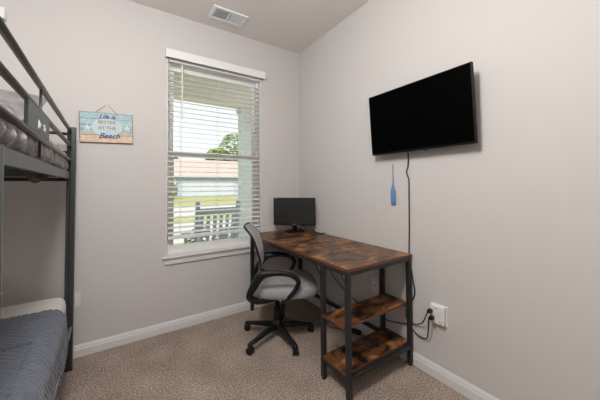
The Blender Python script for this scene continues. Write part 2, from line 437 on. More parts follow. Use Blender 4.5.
# ------------------------------------------------------------------ outlets
def plate(root, z0, z1, y0, y1):
    return box('cover_plate', M['white_plastic'], root, -.006, 0, y0, y1, z0, z1, bev=.0025)
ot = thing('surge_protector', 'white six-outlet wall surge protector with two black plugs in it', 'surge protector', (0, -1.595, .412))
plate(ot, -.066, .058, -.053, .051)
bm = bmesh.new(); bx(bm, -.036, -.006, -.046, .046, -.058, .060, bev=.014, seg=4); bd = link('body', bm, M['white_plastic'], ot, True)
for y, z in ((-.026, -.034), (.022, -.034), (-.026, .02)):
    bm = bmesh.new()
    for dy, h in ((-.006, .007), (.006, .009)): bx(bm, -.0368, -.0355, y+dy-.0012, y+dy+.0012, z-h/2, z+h/2)
    bx(bm, -.0368, -.0355, y-.002, y+.002, z-.014, z-.010)
    link('socket', bm, M['outlet_hole'], ot)
box('indicator', M['outlet_hole'], ot, -.0368, -.0355, -.006, .006, .040, .043)
bm = bmesh.new(); lathe(bm, [(.019, 0), (.019, .0012), (.016, .002)], 20, mtx=Matrix.Translation((-.0355, -.012, .006)) @ Matrix.Rotation(-PI/2, 4, 'Y')); link('socket_face', bm, M['trim'], ot)

cp = thing('wall_jack', 'white wall plate with one cable jack behind the desk leg', 'wall plate', (0, -1.082, .435))
plate(cp, -.058, .058, -.036, .036)
bm = bmesh.new(); lathe(bm, [(.006, 0), (.006, .006), (.003, .010)], 12, mtx=Matrix.Translation((-.006, 0, 0)) @ Matrix.Rotation(-PI/2, 4, 'Y')); link('jack', bm, M['grey_plastic'], cp)

wo = thing('wall_outlet', 'white double wall outlet beside the bunk bed post', 'outlet', (-1.962, 0, .415))
bm = bmesh.new(); bx(bm, -.036, .036, -.006, 0, -.058, .058, bev=.0025); link('cover_plate', bm, M['white_plastic'], wo)
for z in (-.021, .021):
    bm = bmesh.new(); bx(bm, -.017, .017, -.0085, -.005, z-.014, z+.014, bev=.003); so = link('socket', bm, M['white_plastic'], wo)
    bm = bmesh.new()
    for dx, h in ((-.006, .007), (.006, .009)): bx(bm, dx-.0012, dx+.0012, -.0092, -.0082, z-h/2+.002, z+h/2+.002)
    bx(bm, -.002, .002, -.0092, -.0082, z-.011, z-.007); link('slots', bm, M['outlet_hole'], so)

# ------------------------------------------------------------------ small blue tool on a hook
hk = tag(tube_obj('wall_hook', M['silver'], None, smooth_path([(0, -1.27, 1.373), (-.010, -1.27, 1.373), (-.017, -1.27, 1.366), (-.014, -1.27, 1.357), (-.008, -1.27, 1.358)], 4), .0022, seg=8),
         'tiny metal hook on the wall under the television', 'hook')
bt = thing('cleaning_brush', 'slim blue plastic brush hanging from a hook under the television', 'brush', (-.012, -1.27, 1.08))
bm = bmesh.new(); tube(bm, [(0, 0, 0), (0, 0, .008), (0, 0, .02), (0, 0, .10), (0, 0, .117), (0, 0, .124), (0, 0, .132)], .02, seg=14, sx=1, up=Vector((1, 0, 0)), radii=[.012, .018, .0205, .020, .016, .010, .006])
bmesh.ops.scale(bm, vec=(.42, 1, 1), verts=bm.verts); link('head', bm, M['blue_plastic'], bt, True)
bm = bmesh.new(); tube(bm, [(0, 0, .128), (0, 0, .20), (0, 0, .268), (0, 0, .276)], .006, seg=10, radii=[.0062, .0045, .0034, .0026]); link('handle', bm, M['blue_light'], bt, True)
bm = bmesh.new(); tube(bm, [Vector((0, .005*math.cos(a), .281+.006*math.sin(a))) for a in [2*PI*k/12 for k in range(12)]], .0012, seg=6, closed=True, up=Vector((1, 0, 0))); link('hanging_loop', bm, M['silver'], bt, True)

# ------------------------------------------------------------------ beach sign
def sign():
    t = thing('beach_sign', 'wooden plank beach sign in pale blue and sand hanging on a cord', 'sign', (-1.781, 0, 1.680))
    rot = Matrix.Rotation(R(-2.0), 4, 'Y')
    mats = []
    for nm, cs in (('blue_plank', ((.30, .46, .54), (.50, .62, .65))), ('teal_plank', ((.33, .50, .56), (.55, .66, .66))),
                   ('blue_sand_plank', ((.25, .42, .52), (.46, .56, .60))), ('sand_blend_plank', ((.38, .46, .48), (.66, .52, .40))), ('sand_plank', ((.60, .44, .32), (.78, .62, .48)))):
        mats.append(ramp_mat(nm, [(.35, cs[0]), (.65, cs[1])], scale=(6, 1, 18), nscale=5, rough=.8, spec=.1))
    edge = mat('sign_edge', (.10, .085, .07), .8)
    hs = [(.066, .112), (.022, .0645), (-.022, .0205), (-.056, -.0235), (-.112, -.0575)]
    for k, (z0, z1) in enumerate(hs):
        box('plank', mats[k], t, -.165, .165, -.016, -.006, z0, z1, bev=.0015, mtx=rot)
    box('backing', edge, t, -.168, .168, -.013, -.001, -.115, .115, mtx=rot)
    # white cloud of paint behind the lettering
    bm = bmesh.new(); n = 40; c = bm.verts.new((0, -.0168, .004)); ring = []
    for k in range(n):
        a = 2*PI*k/n; rr = 1+.10*noise.noise(Vector((math.cos(a)*2.2, math.sin(a)*2.2, 3)))
        ring.append(bm.verts.new((.098*rr*math.cos(a), -.0166, .004+.068*rr*math.sin(a))))
    for k in range(n): bm.faces.new((c, ring[k], ring[(k+1) % n]))
    r = bmesh.ops.extrude_face_region(bm, geom=bm.faces[:]); bmesh.ops.translate(bm, vec=(0, .0008, 0), verts=[v for v in r['geom'] if isinstance(v, bmesh.types.BMVert)])
    bmesh.ops.transform(bm, matrix=rot, verts=bm.verts)
    link('painted_cloud', bm, mat('cloud_paint', (.54, .64, .68), .8), t)
    # starfish
    for sx, sz, sr in ((-.122, -.006, .031), (.128, .004, .027)):
        bm = bmesh.new(); pts = []
        for k in range(10):
            a = PI/2+2*PI*k/10; rr = sr if k % 2 == 0 else sr*.42
            pts.append((sx+rr*math.cos(a), sz+rr*math.sin(a)))
        f_ = [bm.verts.new((x, -.0168, z)) for x, z in pts]; b_ = [bm.verts.new((x, -.0160, z)) for x, z in pts]; c = bm.verts.new((sx, -.0195, sz))
        for k in range(10):
            bm.faces.new((c, f_[k], f_[(k+1) % 10])); bm.faces.new((f_[k], b_[k], b_[(k+1) % 10], f_[(k+1) % 10]))
        bmesh.ops.transform(bm, matrix=rot, verts=bm.verts)
        link('starfish', bm, mat('starfish_paint', (.66, .72, .72), .8), t)
    navy = mat('navy_lettering', (.03, .055, .16), .7); gold = mat('gold_lettering', (.34, .23, .11), .7)
    for body, x, z, s, m_, sh, of in (('Life is', 0, .084, .044, navy, .45, .0006), ('BETTER', 0, .042, .033, gold, 0, .0004), ('AT THE', 0, -.002, .033, gold, 0, .0004), ('Beach', .01, -.062, .055, navy, .45, .0009)):
        mt = rot @ Matrix.Translation((x, -.0175, z)) @ Matrix.Rotation(PI/2, 4, 'X')
        text_obj('lettering', body, s, m_, t, mt, shear=sh, offset=of)
    bm = bmesh.new(); tube(bm, [rot @ Vector((-.082, -.008, .108)), (0, -.006, .190), rot @ Vector((.068, -.008, .108))], .0014, seg=6); link('cord', bm, mat('jute', (.22, .16, .10), .9), t)
    bm = bmesh.new(); lathe(bm, [(.0045, 0), (.004, .003), (.0018, .004), (.0018, .012)], 10, mtx=Matrix.Translation((0, -.012, .190)) @ Matrix.Rotation(-PI/2, 4, 'X')); link('nail', bm, M['silver'], t)
sign()

# ------------------------------------------------------------------ office chair
ch = thing('office_chair', 'grey mesh-back office chair with black loop arms pulled up to the desk', 'chair', (-.618, -.593, 0), R(-29))
chair_parts = {}
# base
bm = bmesh.new(); lathe(bm, [(.036, .070), (.040, .078), (.040, .115), (.030, .125), (.030, .145)], 20); link('hub', bm, M['black_plastic'], ch, True)
base_rot = R(125+29)
for k in range(5):
    a = base_rot+2*PI*k/5; rm = Matrix.Rotation(a, 4, 'Z')
    bm = bmesh.new()
    P = [(.025, 0, .098), (.12, 0, .090), (.22, 0, .076), (.286, 0, .066), (.300, 0, .064)]
    tube(bm, [rm @ Vector(p) for p in P], .02, seg=12, radii=[.021, .019, .0155, .0135, .009], sx=1.15, sup=3)
    tube(bm, [rm @ Vector((.284, 0, .075)), rm @ Vector((.284, 0, .050))], .011, seg=10)
    lg = link('base_leg', bm, M['black_plastic'], ch, True)
    bm = bmesh.new(); sw = [.6, 1.9, 2.6, .9, 1.4][k]
    cm = rm @ Matrix.Translation((0.284, 0, .027)) @ Matrix.Rotation(sw, 4, 'Z')
    for s in (-1, 1):
        m2 = cm @ Matrix.Translation((0, s*.013, 0)) @ Matrix.Rotation(PI/2, 4, 'X')
        lathe(bm, [(.018, -.0085), (.0255, -.006), (.027, 0), (.0255, .006), (.018, .0085)], 20, mtx=m2)
    bx(bm, -.018, .018, -.005, .005, .0, .034, bev=.004, mtx=cm)
    link('caster', bm, M['black_plastic'], lg, True)
bm = bmesh.new(); lathe(bm, [(.026, .14), (.027, .145), (.027, .235), (.024, .24), (.024, .245), (.019, .246), (.019, .300), (.014, .301), (.014, .375)], 20); link('gas_column', bm, M['black_plastic'], ch, True)
bm = bmesh.new(); bx(bm, -.11, .14, -.085, .085, .362, .386, bev=.006); bx(bm, -.05, .05, -.04, .04, .345, .365, bev=.006)
mech = link('tilt_mechanism', bm, M['black_plastic'], ch)
bm = bmesh.new(); tube(bm, smooth_path([(.06, .04, .365), (.07, .14, .362), (.07, .20, .358), (.07, .235, .356)], 4), .006, seg=8); bx(bm, .055, .085, .22, .26, .350, .362, bev=.004)
link('height_lever', bm, M['black_plastic'], mech)
bm = bmesh.new(); bx(bm, .028, .062, -.03, -.004, .20, .27, bev=.006); link('tension_tag', bm, M['black_plastic'], ch)
# seat cushion: superellipse plan, domed top, waterfall front
def cushion():
    bm = bmesh.new(); nu, nv = 40, 9; rings = []
    cx_, ax, ay = .062, .268, .245
    prof = [(.86, .386), (.95, .388), (.985, .398), (1.0, .418), (.99, .440), (.955, .454), (.88, .463), (.70, .468), (.40, .470), (.12, .470)]
    for s, z in prof:
        ring = []
        for k in range(nu):
            a = 2*PI*k/nu; ca, sa = math.cos(a), math.sin(a); e = 3.2
            q = (abs(ca)**e+abs(sa)**e)**(-1/e)
            x = cx_+ax*ca*q*s; y = ay*sa*q*s*(1-.08*(ca < 0)*abs(ca))
            dz = -.018*max(0, (x-.20)/.13)**2 + .008*abs(y/.24)**2*(s > .3)
            ring.append(bm.verts.new((x, y, z+(dz if z > .40 else dz*.4))))
        rings.append(ring)
    for a_, b_ in zip(rings, rings[1:]):
        for k in range(nu): bm.faces.new((a_[k], a_[(k+1) % nu], b_[(k+1) % nu], b_[k]))
    bm.faces.new(rings[0]); bm.faces.new(rings[-1])
    return link('seat', bm, M['chair_fabric'], ch, True)
cushion()
# backrest: curved sheet with depth and a rim frame
prof_b = [(-.135, .520), (-.132, .56), (-.132, .62), (-.142, .68), (-.163, .74), (-.183, .80), (-.208, .855), (-.245, .905)]
def back_x(z):
    for (x0, z0), (x1, z1) in zip(prof_b, prof_b[1:]):
        if z <= z1: return x0+(x1-x0)*(z-z0)/(z1-z0)
    return prof_b[-1][0]+(z-.905)*(-.038/.05)
def back_hw(z):
    t = (z-.52)/.385
    w = .125+.070*math.sin(min(1, max(0, t*1.3))*PI*.5)
    if t > .80: w *= math.sqrt(max(.02, 1-((t-.80)/.235)**2*.62))
    if t < .12: w *= .86+.14*t/.12
    return w
def curve_in(y): return .95*y*y
bm = bmesh.new(); nz, ny = 22, 17; G = []
for side in (0, 1):
    g = []
    for i in range(nz+1):
        z = .522+(.905-.522)*i/nz; w = back_hw(z)
        row = []
        for j in range(ny):
            y = (2*j/(ny-1)-1)*w
            row.append(bm.verts.new((back_x(z)+curve_in(y)-(.012 if side else 0), y, z)))
        g.append(row)
    G.append(g)
for s in (0, 1):
    for i in range(nz):
        for j in range(ny-1): bm.faces.new((G[s][i][j], G[s][i][j+1], G[s][i+1][j+1], G[s][i+1][j]))
for i in range(nz):
    for j in (0, ny-1): bm.faces.new((G[0][i][j], G[0][i+1][j], G[1][i+1][j], G[1][i][j]))
for j in range(ny-1):
    for i in (0, nz): bm.faces.new((G[0][i][j], G[0][i][j+1], G[1][i][j+1], G[1][i][j]))
bk = link('backrest', bm, M['chair_fabric'], ch, True)
rim = []
for i in range(nz+1):
    z = .522+(.905-.522)*i/nz; w = back_hw(z); rim.append(Vector((back_x(z)+curve_in(w)-.014, w, z)))
wt = back_hw(.905)
top = [Vector((back_x(.905)+curve_in(y)-.014, y, .907)) for y in [wt*.6, wt*.2, -wt*.2, -wt*.6]]
rim2 = [Vector((p.x, -p.y, p.z)) for p in reversed(rim)]
bot = [Vector((back_x(.522)+curve_in(y)-.014, y, .520)) for y in (-.08, 0, .08)]
bm = bmesh.new(); tube(bm, rim+top+rim2+bot, .0085, seg=8, closed=True)
link('back_frame', bm, M['black_plastic'], ch, True)
bm = bmesh.new()
tube(bm, smooth_path([(-.118, 0, .60), (-.128, 0, .54), (-.150, 0, .47), (-.145, 0, .40), (-.10, 0, .378), (-.03, 0, .374)], 4), .012, seg=10, sx=2.6)
link('back_bracket', bm, M['black_plastic'], ch, True)
# arms
for s in (-1, 1):
    P = [(.045, .150, .378), (-.06, .190, .372), (-.140, .232, .386), (-.190, .255, .418), (-.192, .262, .455), (-.155, .264, .520), (-.120, .264, .577), (-.090, .266, .592), (-.02, .268, .598), (.055, .268, .593),
         (.110, .268, .577), (.148, .266, .550), (.155, .264, .515), (.135, .260, .470), (.100, .250, .425), (.070, .225, .392), (.045, .190, .376), (.035, .150, .374)]
    rr = [.010, .012, .015, .017, .019, .024, .027, .024, .018, .016, .0150, .0150, .0145, .0135, .013, .013, .012, .010]
    SP = smooth_path(P, 4); RR = []
    for i in range(len(rr)-1): RR += [rr[i]+(rr[i+1]-rr[i])*k/4 for k in range(4)]
    RR.append(rr[-1])
    bm = bmesh.new(); tube(bm, [Vector((p.x, p.y*s, p.z)) for p in SP], .015, seg=12, radii=RR, sx=1.25, sup=2.8, up=Vector((0, 1, 0)))
    # web between the arm and the back frame
    tube(bm, [Vector((-.145, .258*s, .575)), Vector((-.115, .215*s, .590)), Vector((-.100, .185*s, .600))], .014, seg=10)
    link('armrest', bm, M['black_plastic'], ch, True)

# ------------------------------------------------------------------ bunk bed
BO = Vector((-1.975, -.145, 0)); BR = R(2.1)
bb = thing('bunk_bed', 'dark grey metal bunk bed along the left side of the room', 'bunk bed', BO, BR)
BL, BW = 2.02, 1.00   # length (towards -y), width (towards -x)
def post(x, y):
    bm = bmesh.new()
    bx(bm, x-.021, x-.007, y-.024, y+.024, 0, 1.635, bev=.004)
    bx(bm, x-.004, x+.026, y-.024, y+.024, 0, 1.640, bev=.007, seg=3)
    bx(bm, x-.009, x-.002, y-.018, y+.018, .01, 1.60)
    p = link('post', bm, M['steel'], bb)
    bm = bmesh.new(); bx(bm, x-.023, x+.028, y-.026, y+.026, 0, .012, bev=.003); link('foot_cap', bm, M['black_plastic'], p)
    return p
for x in (0, -BW):
    for y in (-.002, -BL): post(x, y)
def rail(name, pts, r=.016, m='steel', parent=bb, seg=12):
    bm = bmesh.new(); tube(bm, pts, r, seg=seg); return link(name, bm, M[m], parent, True)
for x in (-.006, -BW):
    for z in (1.612, 1.512, 1.412): rail('guard_rail', [(x, -.022, z), (x, -BL+.02, z)], .0108, m='rail_steel')
    for y in (-1.015, -1.95): rail('guard_upright', [(x, y, 1.34), (x, y, 1.60)], .0045)
    bm = bmesh.new(); bx(bm, x-.016, x+.004, -BL+.024, -.026, 1.284, 1.330, bev=.003); link('side_board', bm, M['steel'], bb)
    rail('lower_side_rail', [(x+.020, -.020, .285), (x+.020, -BL+.024, .285)], .009, 'steel_light')
for y in (-.002, -BL):
    for z in (1.592, 1.465): rail('head_rail', [(-.02, y, z), (-BW+.02, y, z)], .010)
    bm = bmesh.new(); bx(bm, -BW+.026, -.022, y-.012, y+.012, 1.268, 1.292, bev=.002); link('end_beam', bm, M['black_steel'], bb)
    bm = bmesh.new(); bx(bm, -BW+.026, -.022, y-.012, y+.012, .265, .30, bev=.002); link('end_beam', bm, M['black_steel'], bb)
for k in range(12):
    y = -.10-k*.165
    for z in (1.300, .292):
        bm = bmesh.new(); bx(bm, -BW+.014, -.014, y-.02, y+.02, z-.006, z+.006, bev=.002); link('slat', bm, M['steel'], bb)
# plate with small white print between the guard rails
pl = box('name_plate', M['steel'], bb, -.006, .004, -1.262, -.888, 1.418, 1.506, bev=.002)
mt = Matrix.Translation((.0046, -1.045, 1.455)) @ Matrix.Rotation(PI/2, 4, 'Z') @ Matrix.Rotation(PI/2, 4, 'X')
for wd, dx in (('Jax', -.045), ('Slu', .045)): text_obj('print', wd, .036, M['text_white'], pl, mt @ Matrix.Translation((dx, 0, 0)), shear=.2, offset=.0006)
# ladder hooked on the side board
ld = thing('bunk_ladder', 'dark metal ladder hooked on the open side of the bunk bed', 'ladder', BO, BR)
for y in (-1.583, -1.94):
    rail('ladder_pole', [(.0115, y, .0), (.0115, y, 1.320)], .0125, parent=ld)
for z in (.30, .58, .86, 1.14):
    bm = bmesh.new(); bx(bm, .001, .022, -1.93, -1.593, z-.012, z+.012, bev=.004); link('rung', bm, M['steel'], ld)
bm = bmesh.new(); lathe(bm, [(.009, 0), (.009, .006), (.004, .009)], 10, mtx=Matrix.Translation((.0115, -1.573, 1.300)) @ Matrix.Rotation(-PI/2, 4, 'X')); link('bolt', bm, M['black_plastic'], ld)

def soft_box(name, m, parent, x0, x1, y0, y1, z0, z1, r=.05, amp=.01, fr=4., res=.03, seed=0, topfn=None, amp2=0., fr2=12.):
    """rounded-box mesh from a subdivided cube with noise"""
    nx, ny, nz = max(2, int((x1-x0)/res)), max(2, int((y1-y0)/res)), max(2, int((z1-z0)/res))
    bm = bmesh.new(); vd = {}
    def V(i, j, k):
        key = (i, j, k)
        if key not in vd: vd[key] = bm.verts.new((x0+(x1-x0)*i/nx, y0+(y1-y0)*j/ny, z0+(z1-z0)*k/nz))
        return vd[key]
    for i in range(nx):
        for j in range(ny):
            for k in (0, nz): bm.faces.new((V(i, j, k), V(i+1, j, k), V(i+1, j+1, k), V(i, j+1, k)))
    for i in range(nx):
        for k in range(nz):
            for j in (0, ny): bm.faces.new((V(i, j, k), V(i+1, j, k), V(i+1, j, k+1), V(i, j, k+1)))
    for j in range(ny):
        for k in range(nz):
            for i in (0, nx): bm.faces.new((V(i, j, k), V(i, j+1, k), V(i, j+1, k+1), V(i, j, k+1)))
    bmesh.ops.recalc_face_normals(bm, faces=bm.faces)
    for v in bm.verts:   # round corners
        p = v.co; c = Vector((min(max(p.x, x0+r), x1-r), min(max(p.y, y0+r), y1-r), min(max(p.z, z0+r), z1-r)))
        d = p-c
        if d.length > 1e-6: v.co = c+d.normalized()*min(r, max(abs(d.x), abs(d.y), abs(d.z)))
    bm.normal_update()
    nn = {v: v.normal.copy() for v in bm.verts}
    for v in bm.verts:
        q = v.co*fr+Vector((seed, seed*.7, 0)); dn = noise.noise(q)*amp
        if amp2: dn += (abs(noise.noise(v.co*fr2+Vector((3, seed, 9))))*2-.5)*amp2
        v.co += nn[v]*dn
        if topfn: v.co = topfn(v.co)
    return link(name, bm, m, parent, True)

# lower mattress with white fitted sheet
lm = soft_box('mattress', M['sheet'], None, -.965, -.008, -1.985, -.028, .305, .515, r=.05, amp=.006, fr=5)
lm.location = BO; lm.rotation_euler = (0, 0, BR)
tag(lm, 'lower bunk mattress in a white fitted sheet', 'mattress')
# quilt
def quilt():
    bm = bmesh.new(); half = .9; ys = []; y = -.335
    while y > -1.96: ys.append(y); y -= .0042 if y > -1.15 else .02
    top_w = .955
    # s runs across: from hanging hem on the right (x>0) over the edge to the far side
    ss = []; s = -.34
    while s < .93:
        ss.append(s); s += .0042 if s < .5 else .03
    def weave(u, v):
        # basket weave stitched bars, rotated 45 degrees
        a = (u+v)*.7071; b = (u-v)*.7071; P_ = .088
        ia, ib = math.floor(a/P_), math.floor(b/P_)
        t = (a if (ia+ib) % 2 == 0 else b)/(P_/4)
        f = t-math.floor(t); h = min(1, 4.5*min(f, 1-f))
        e = min((a/P_) % 1, 1-(a/P_) % 1, (b/P_) % 1, 1-(b/P_) % 1)
        return h*min(1, .3+e*14)
    rows = []
    for y in ys:
        hem = -(.13+max(0, min(1, (-.35-y)/.6))*.24)        # hem length grows towards the foot
        row = []
        for s in ss:
            lift = .0066*weave(s, y) if (y > -1.15 and s < .5) else .004
            lay = .009 if y > (-.735 + .010*math.sin(s*9) if s > .055 else -1.10+1.2*min(0, s+.05)) else 0
            if y <= (-.735 + .010*math.sin(s*9)) < y+.007 and s > .055: lay = -.005
            wr = .007*noise.noise(Vector((s*5, y*4, 1)))+.003*noise.noise(Vector((s*13, y*11, 4)))
            if s > .05:
                x, z = -s-.004, .523+lift+lay+wr
            elif s > -.03:
                a = (.05-s)/.08*PI/2; x = -.058+(.066+lift+lay)*math.sin(a)+.0; z = .457+(.066+lift+lay)*math.cos(a)+wr
            else:
                d = max(s, hem)+.03
                x = .009+lift+lay+wr*.8+.05*(-d)**1.0*.35+.018*math.sin(y*11)*(-d)*3; z = .457+d
                if s < hem: x -= .0
            row.append(bm.verts.new((x, y, z)))
        rows.append(row)
    for a, b in zip(rows, rows[1:]):
        for k in range(len(ss)-1):
            try: bm.faces.new((a[k], a[k+1], b[k+1], b[k]))
            except ValueError: pass
    bmesh.ops.remove_doubles(bm, verts=bm.verts, dist=1e-5)
    bmesh.ops.dissolve_degenerate(bm, edges=bm.edges, dist=1e-5)
    q = link('quilt', bm, M['quilt'], None, True)
    for p in q.data.polygons:
        c = p.center
        if (abs(p.normal.z) < .62 and c.x < -.05) : p.use_smooth = False
    sm = q.modifiers.new('thickness', 'SOLIDIFY'); sm.thickness = .008; sm.offset = -1
    q.location = BO; q.rotation_euler = (0, 0, BR)
    tag(q, 'blue-grey stitched quilt spread over the lower bunk mattress', 'quilt')
quilt()
def pillow(name, m, label, loc, dims, rot, seed=0):
    bm = bmesh.new(); n = 26; a, b, h = dims
    gr = []
    for s in (1, -1):
        g = []
        for i in range(n+1):
            row = []
            for j in range(n+1):
                u, v = 2*i/n-1, 2*j/n-1
                e = max(0, (1-abs(u)**2.4))*max(0, (1-abs(v)**2.4)); z = s*h*e**.42
                pin = 1-.10*(1-abs(u))*abs(v)**3 ; pin2 = 1-.10*(1-abs(v))*abs(u)**3
                z += .006*noise.noise(Vector((u*3+seed, v*3, s)))*(e > .01)
                row.append(bm.verts.new((u*a*pin2, v*b*pin, z)))
            g.append(row)
        gr.append(g)
    for g in gr:
        for i in range(n):
            for j in range(n): bm.faces.new((g[i][j], g[i+1][j], g[i+1][j+1], g[i][j+1]))
    bmesh.ops.remove_doubles(bm, verts=bm.verts, dist=1e-4)
    o_ = link(name, bm, m, None, True)
    mtx = Matrix.Translation(BO) @ Matrix.Rotation(BR, 4, 'Z') @ Matrix.Translation(loc) @ rot
    o_.matrix_world = mtx; o_.location = mtx.to_translation(); o_.rotation_euler = mtx.to_euler()
    return tag(o_, label, 'pillow')
pillow('pillow', M['pillow_white'], 'white pillow lying at the head of the lower bunk', (-.61, -.24, .578), (.32, .20, .062), Matrix.Rotation(R(6), 4, 'X'))
pillow('pillow', M['pillow_grey'], 'dark grey pillow propped at the head of the upper bunk', (-.43, -.33, 1.625), (.34, .215, .08), Matrix.Rotation(R(38), 4, 'X') @ Matrix.Rotation(R(-4), 4, 'Y'), 5)
um = soft_box('mattress', M['slat_fabric'], None, -.955, -.030, -1.975, -.035, 1.3075, 1.338, r=.012, amp=.0)
um.location = BO; um.rotation_euler = (0, 0, BR); tag(um, 'thin pad on the slats of the upper bunk under the grey comforter', 'mattress')
def lump(co):
    if co.z > 1.38:
        h = .5+.5*noise.noise(Vector((co.x*5, co.y*5, 2)))
        k = max(0, min(1, (-.35-co.y)/.5))
        co.z += (.022*h*k)*(co.z-1.38)/.08
    return co
cf = soft_box('comforter', M['comforter'], None, -.985, -.012, -1.98, -.030, 1.341, 1.446, r=.03, amp=.010, fr=7, res=.010, seed=3, topfn=lump, amp2=.016, fr2=20)
cf.location = BO; cf.rotation_euler = (0, 0, BR); tag(cf, 'crumpled grey velvet comforter on the upper bunk', 'comforter')
# tan paper tag hanging under the upper bunk
def paper():
    bm = bmesh.new(); n, m_ = 12, 5; g = []
    for i in range(n+1):
        row = []
        for j in range(m_+1):
            u, v = i/n, j/m_
            dr = math.sin(u*PI)**.7
            row.append(bm.verts.new((-.15+.115*u, -.42-.05*v*dr+.012*noise.noise(Vector((u*5, v*3, 0))), 1.300-.045*v*dr*(.75+.35*math.sin(u*5))-.004)))
        g.append(row)
    for i in range(n):
        for j in range(m_): bm.faces.new((g[i][j], g[i+1][j], g[i+1][j+1], g[i][j+1]))
    o_ = link('paper_wrapper', bm, M['tan'], None, False); sm = o_.modifiers.new('thickness', 'SOLIDIFY'); sm.thickness = .0012
    o_.location = BO; o_.rotation_euler = (0, 0, BR)
    tag(o_, 'crumpled tan paper hanging under the upper bunk', 'paper')
paper()

# ------------------------------------------------------------------ outside
GZ = -.32
lawn = box('lawn', M['grass'], None, -40, 70, 2.1, 95, GZ-.2, GZ); tag(lawn, kind='structure')
tag(box('driveway', M['concrete'], None, -40, 60, 12.4, 20, GZ, GZ+.012), kind='structure')
tag(box('garden_path', M['concrete'], None, -40, 60, 5.4, 9.3, GZ, GZ+.012), kind='structure')
tag(box('porch_floor', M['concrete'], None, -8, 8, WT, 2.1, -.40, -.08), kind='structure')
bm = bmesh.new(); bx(bm, -8, 8, WT, 2.35, 2.85, 2.97)
for k in range(20): bx(bm, -8, 8, WT+.02+k*.105, WT+.105+k*.105, 2.838, 2.852)
tag(link('porch_ceiling', bm, M['porch_paint']), kind='structure')
tag(box('porch_beam', M['porch_paint'], None, -8, 8, 1.80, 2.02, 2.585, 2.85, bev=.005), kind='structure')
bm = bmesh.new(); bx(bm, .02, .205, 1.82, 2.00, -.08, 2.585, bev=.006); bx(bm, -.005, .23, 1.795, 2.025, -.08, .04, bev=.006); bx(bm, -.005, .23, 1.80, 2.02, 2.50, 2.584, bev=.006)
tag(link('porch_column', bm, M['column_paint']), kind='structure')

rk = thing('rocking_chair', 'blue-grey slatted rocking chair on the porch outside the window', 'rocking chair', (-.655, .98, -.08), R(4))
def rbox(n, *a, bev=.005): return box(n, M['rocker'], rk, *a, bev=bev)
# local: back faces the window (-y), seat towards +y ; shear the back slightly by rotation
bt_ = Matrix.Translation((0, 0, .42)) @ Matrix.Rotation(R(8), 4, 'X') @ Matrix.Translation((0, 0, -.42))
for s in (-1, 1):
    bm = bmesh.new(); bx(bm, s*.262-.024, s*.262+.024, -.02, .02, .18, 1.075, bev=.006)
    bmesh.ops.transform(bm, matrix=bt_, verts=bm.verts)
    lathe(bm, [(.012, 0), (.026, .012), (.030, .03), (.022, .048), (.004, .055)], 14, mtx=bt_ @ Matrix.Translation((s*.262, 0, 1.07)))
    link('back_post', bm, M['rocker'], rk)
    box('front_leg', M['rocker'], rk, s*.262-.02, s*.262+.02, .42, .46, .08, .66, bev=.005)
    box('arm', M['rocker'], rk, s*.27-.045, s*.27+.045, -.02, .52, .655, .68, bev=.008)
    bm = bmesh.new(); tube(bm, smooth_path([(s*.262, -.42, .10), (s*.262, -.15, .035), (s*.262, .15, .022), (s*.262, .42, .045), (s*.262, .58, .10)], 4), .022, seg=8, sup=4); link('rocker_runner', bm, M['rocker'], rk)
    box('rear_leg', M['rocker'], rk, s*.262-.019, s*.262+.019, -.01, .03, .03, .20, bev=.004)
bm = bmesh.new(); bx(bm, -.245, .245, -.014, .014, .955, 1.035, bev=.006, mtx=bt_); link('crest_rail', bm, M['rocker'], rk)
bm = bmesh.new(); bx(bm, -.245, .245, -.014, .014, .52, .58, bev=.005, mtx=bt_); link('lower_back_rail', bm, M['rocker'], rk)
for k in range(6):
    x = -.205+k*.082
    bm = bmesh.new(); bx(bm, x-.021, x+.021, -.008, .008, .575, .96, bev=.003, mtx=bt_); link('back_slat', bm, M['rocker'], rk)
bm = bmesh.new()
for k in range(6): bx(bm, -.25, .25, .0+k*.082, .07+k*.082, .415, .435, bev=.004)
link('seat', bm, M['rocker'], rk)

# neighbour house
nh = thing('neighbour_house', 'pale blue neighbouring house with tan shingle roof across the lawn', 'house', (11, 37, GZ))
bm = bmesh.new(); bx(bm, -6.6, 9, 0, 9, 0, 2.72)
link('wall', bm, M['siding'], nh)
bm = bmesh.new(); e = [(-9.0, -.5, 2.85), (9.6, -.5, 2.85), (9.6, 5.0, 5.7), (-9.0, 5.0, 5.7), (9.6, 10.2, 2.85), (-9.0, 10.2, 2.85)]
v = [bm.verts.new(p) for p in e]; bm.faces.new((v[0], v[1], v[2], v[3])); bm.faces.new((v[3], v[2], v[4], v[5])); bm.faces.new((v[0], v[3], v[5])); bm.faces.new((v[1], v[4], v[2])); bm.faces.new((v[0], v[5], v[4], v[1]))
link('roof', bm, M['roof'], nh)
box('fascia', M['navy'], nh, -9.0, 9.6, -.56, -.48, 2.60, 2.84)
for x in (-7.2, -5.9): pass
box('porch_post', M['house_trim'], nh, -7.15, -6.65, -.3, .2, 0, 2.6, bev=.02)
box('garage_door', M['garage'], nh, -5.8, 1.4, -.06, .02, 0, 2.35)
bm = bmesh.new()
for k in range(1, 4): bx(bm, -5.8, 1.4, -.075, -.055, k*.58-.02, k*.58+.02)
link('door_panel_line', bm, M['house_trim'], nh)
box('porch_wall', M['house_trim'], nh, -8.8, -6.6, 4, 4.2, 0, 2.7)

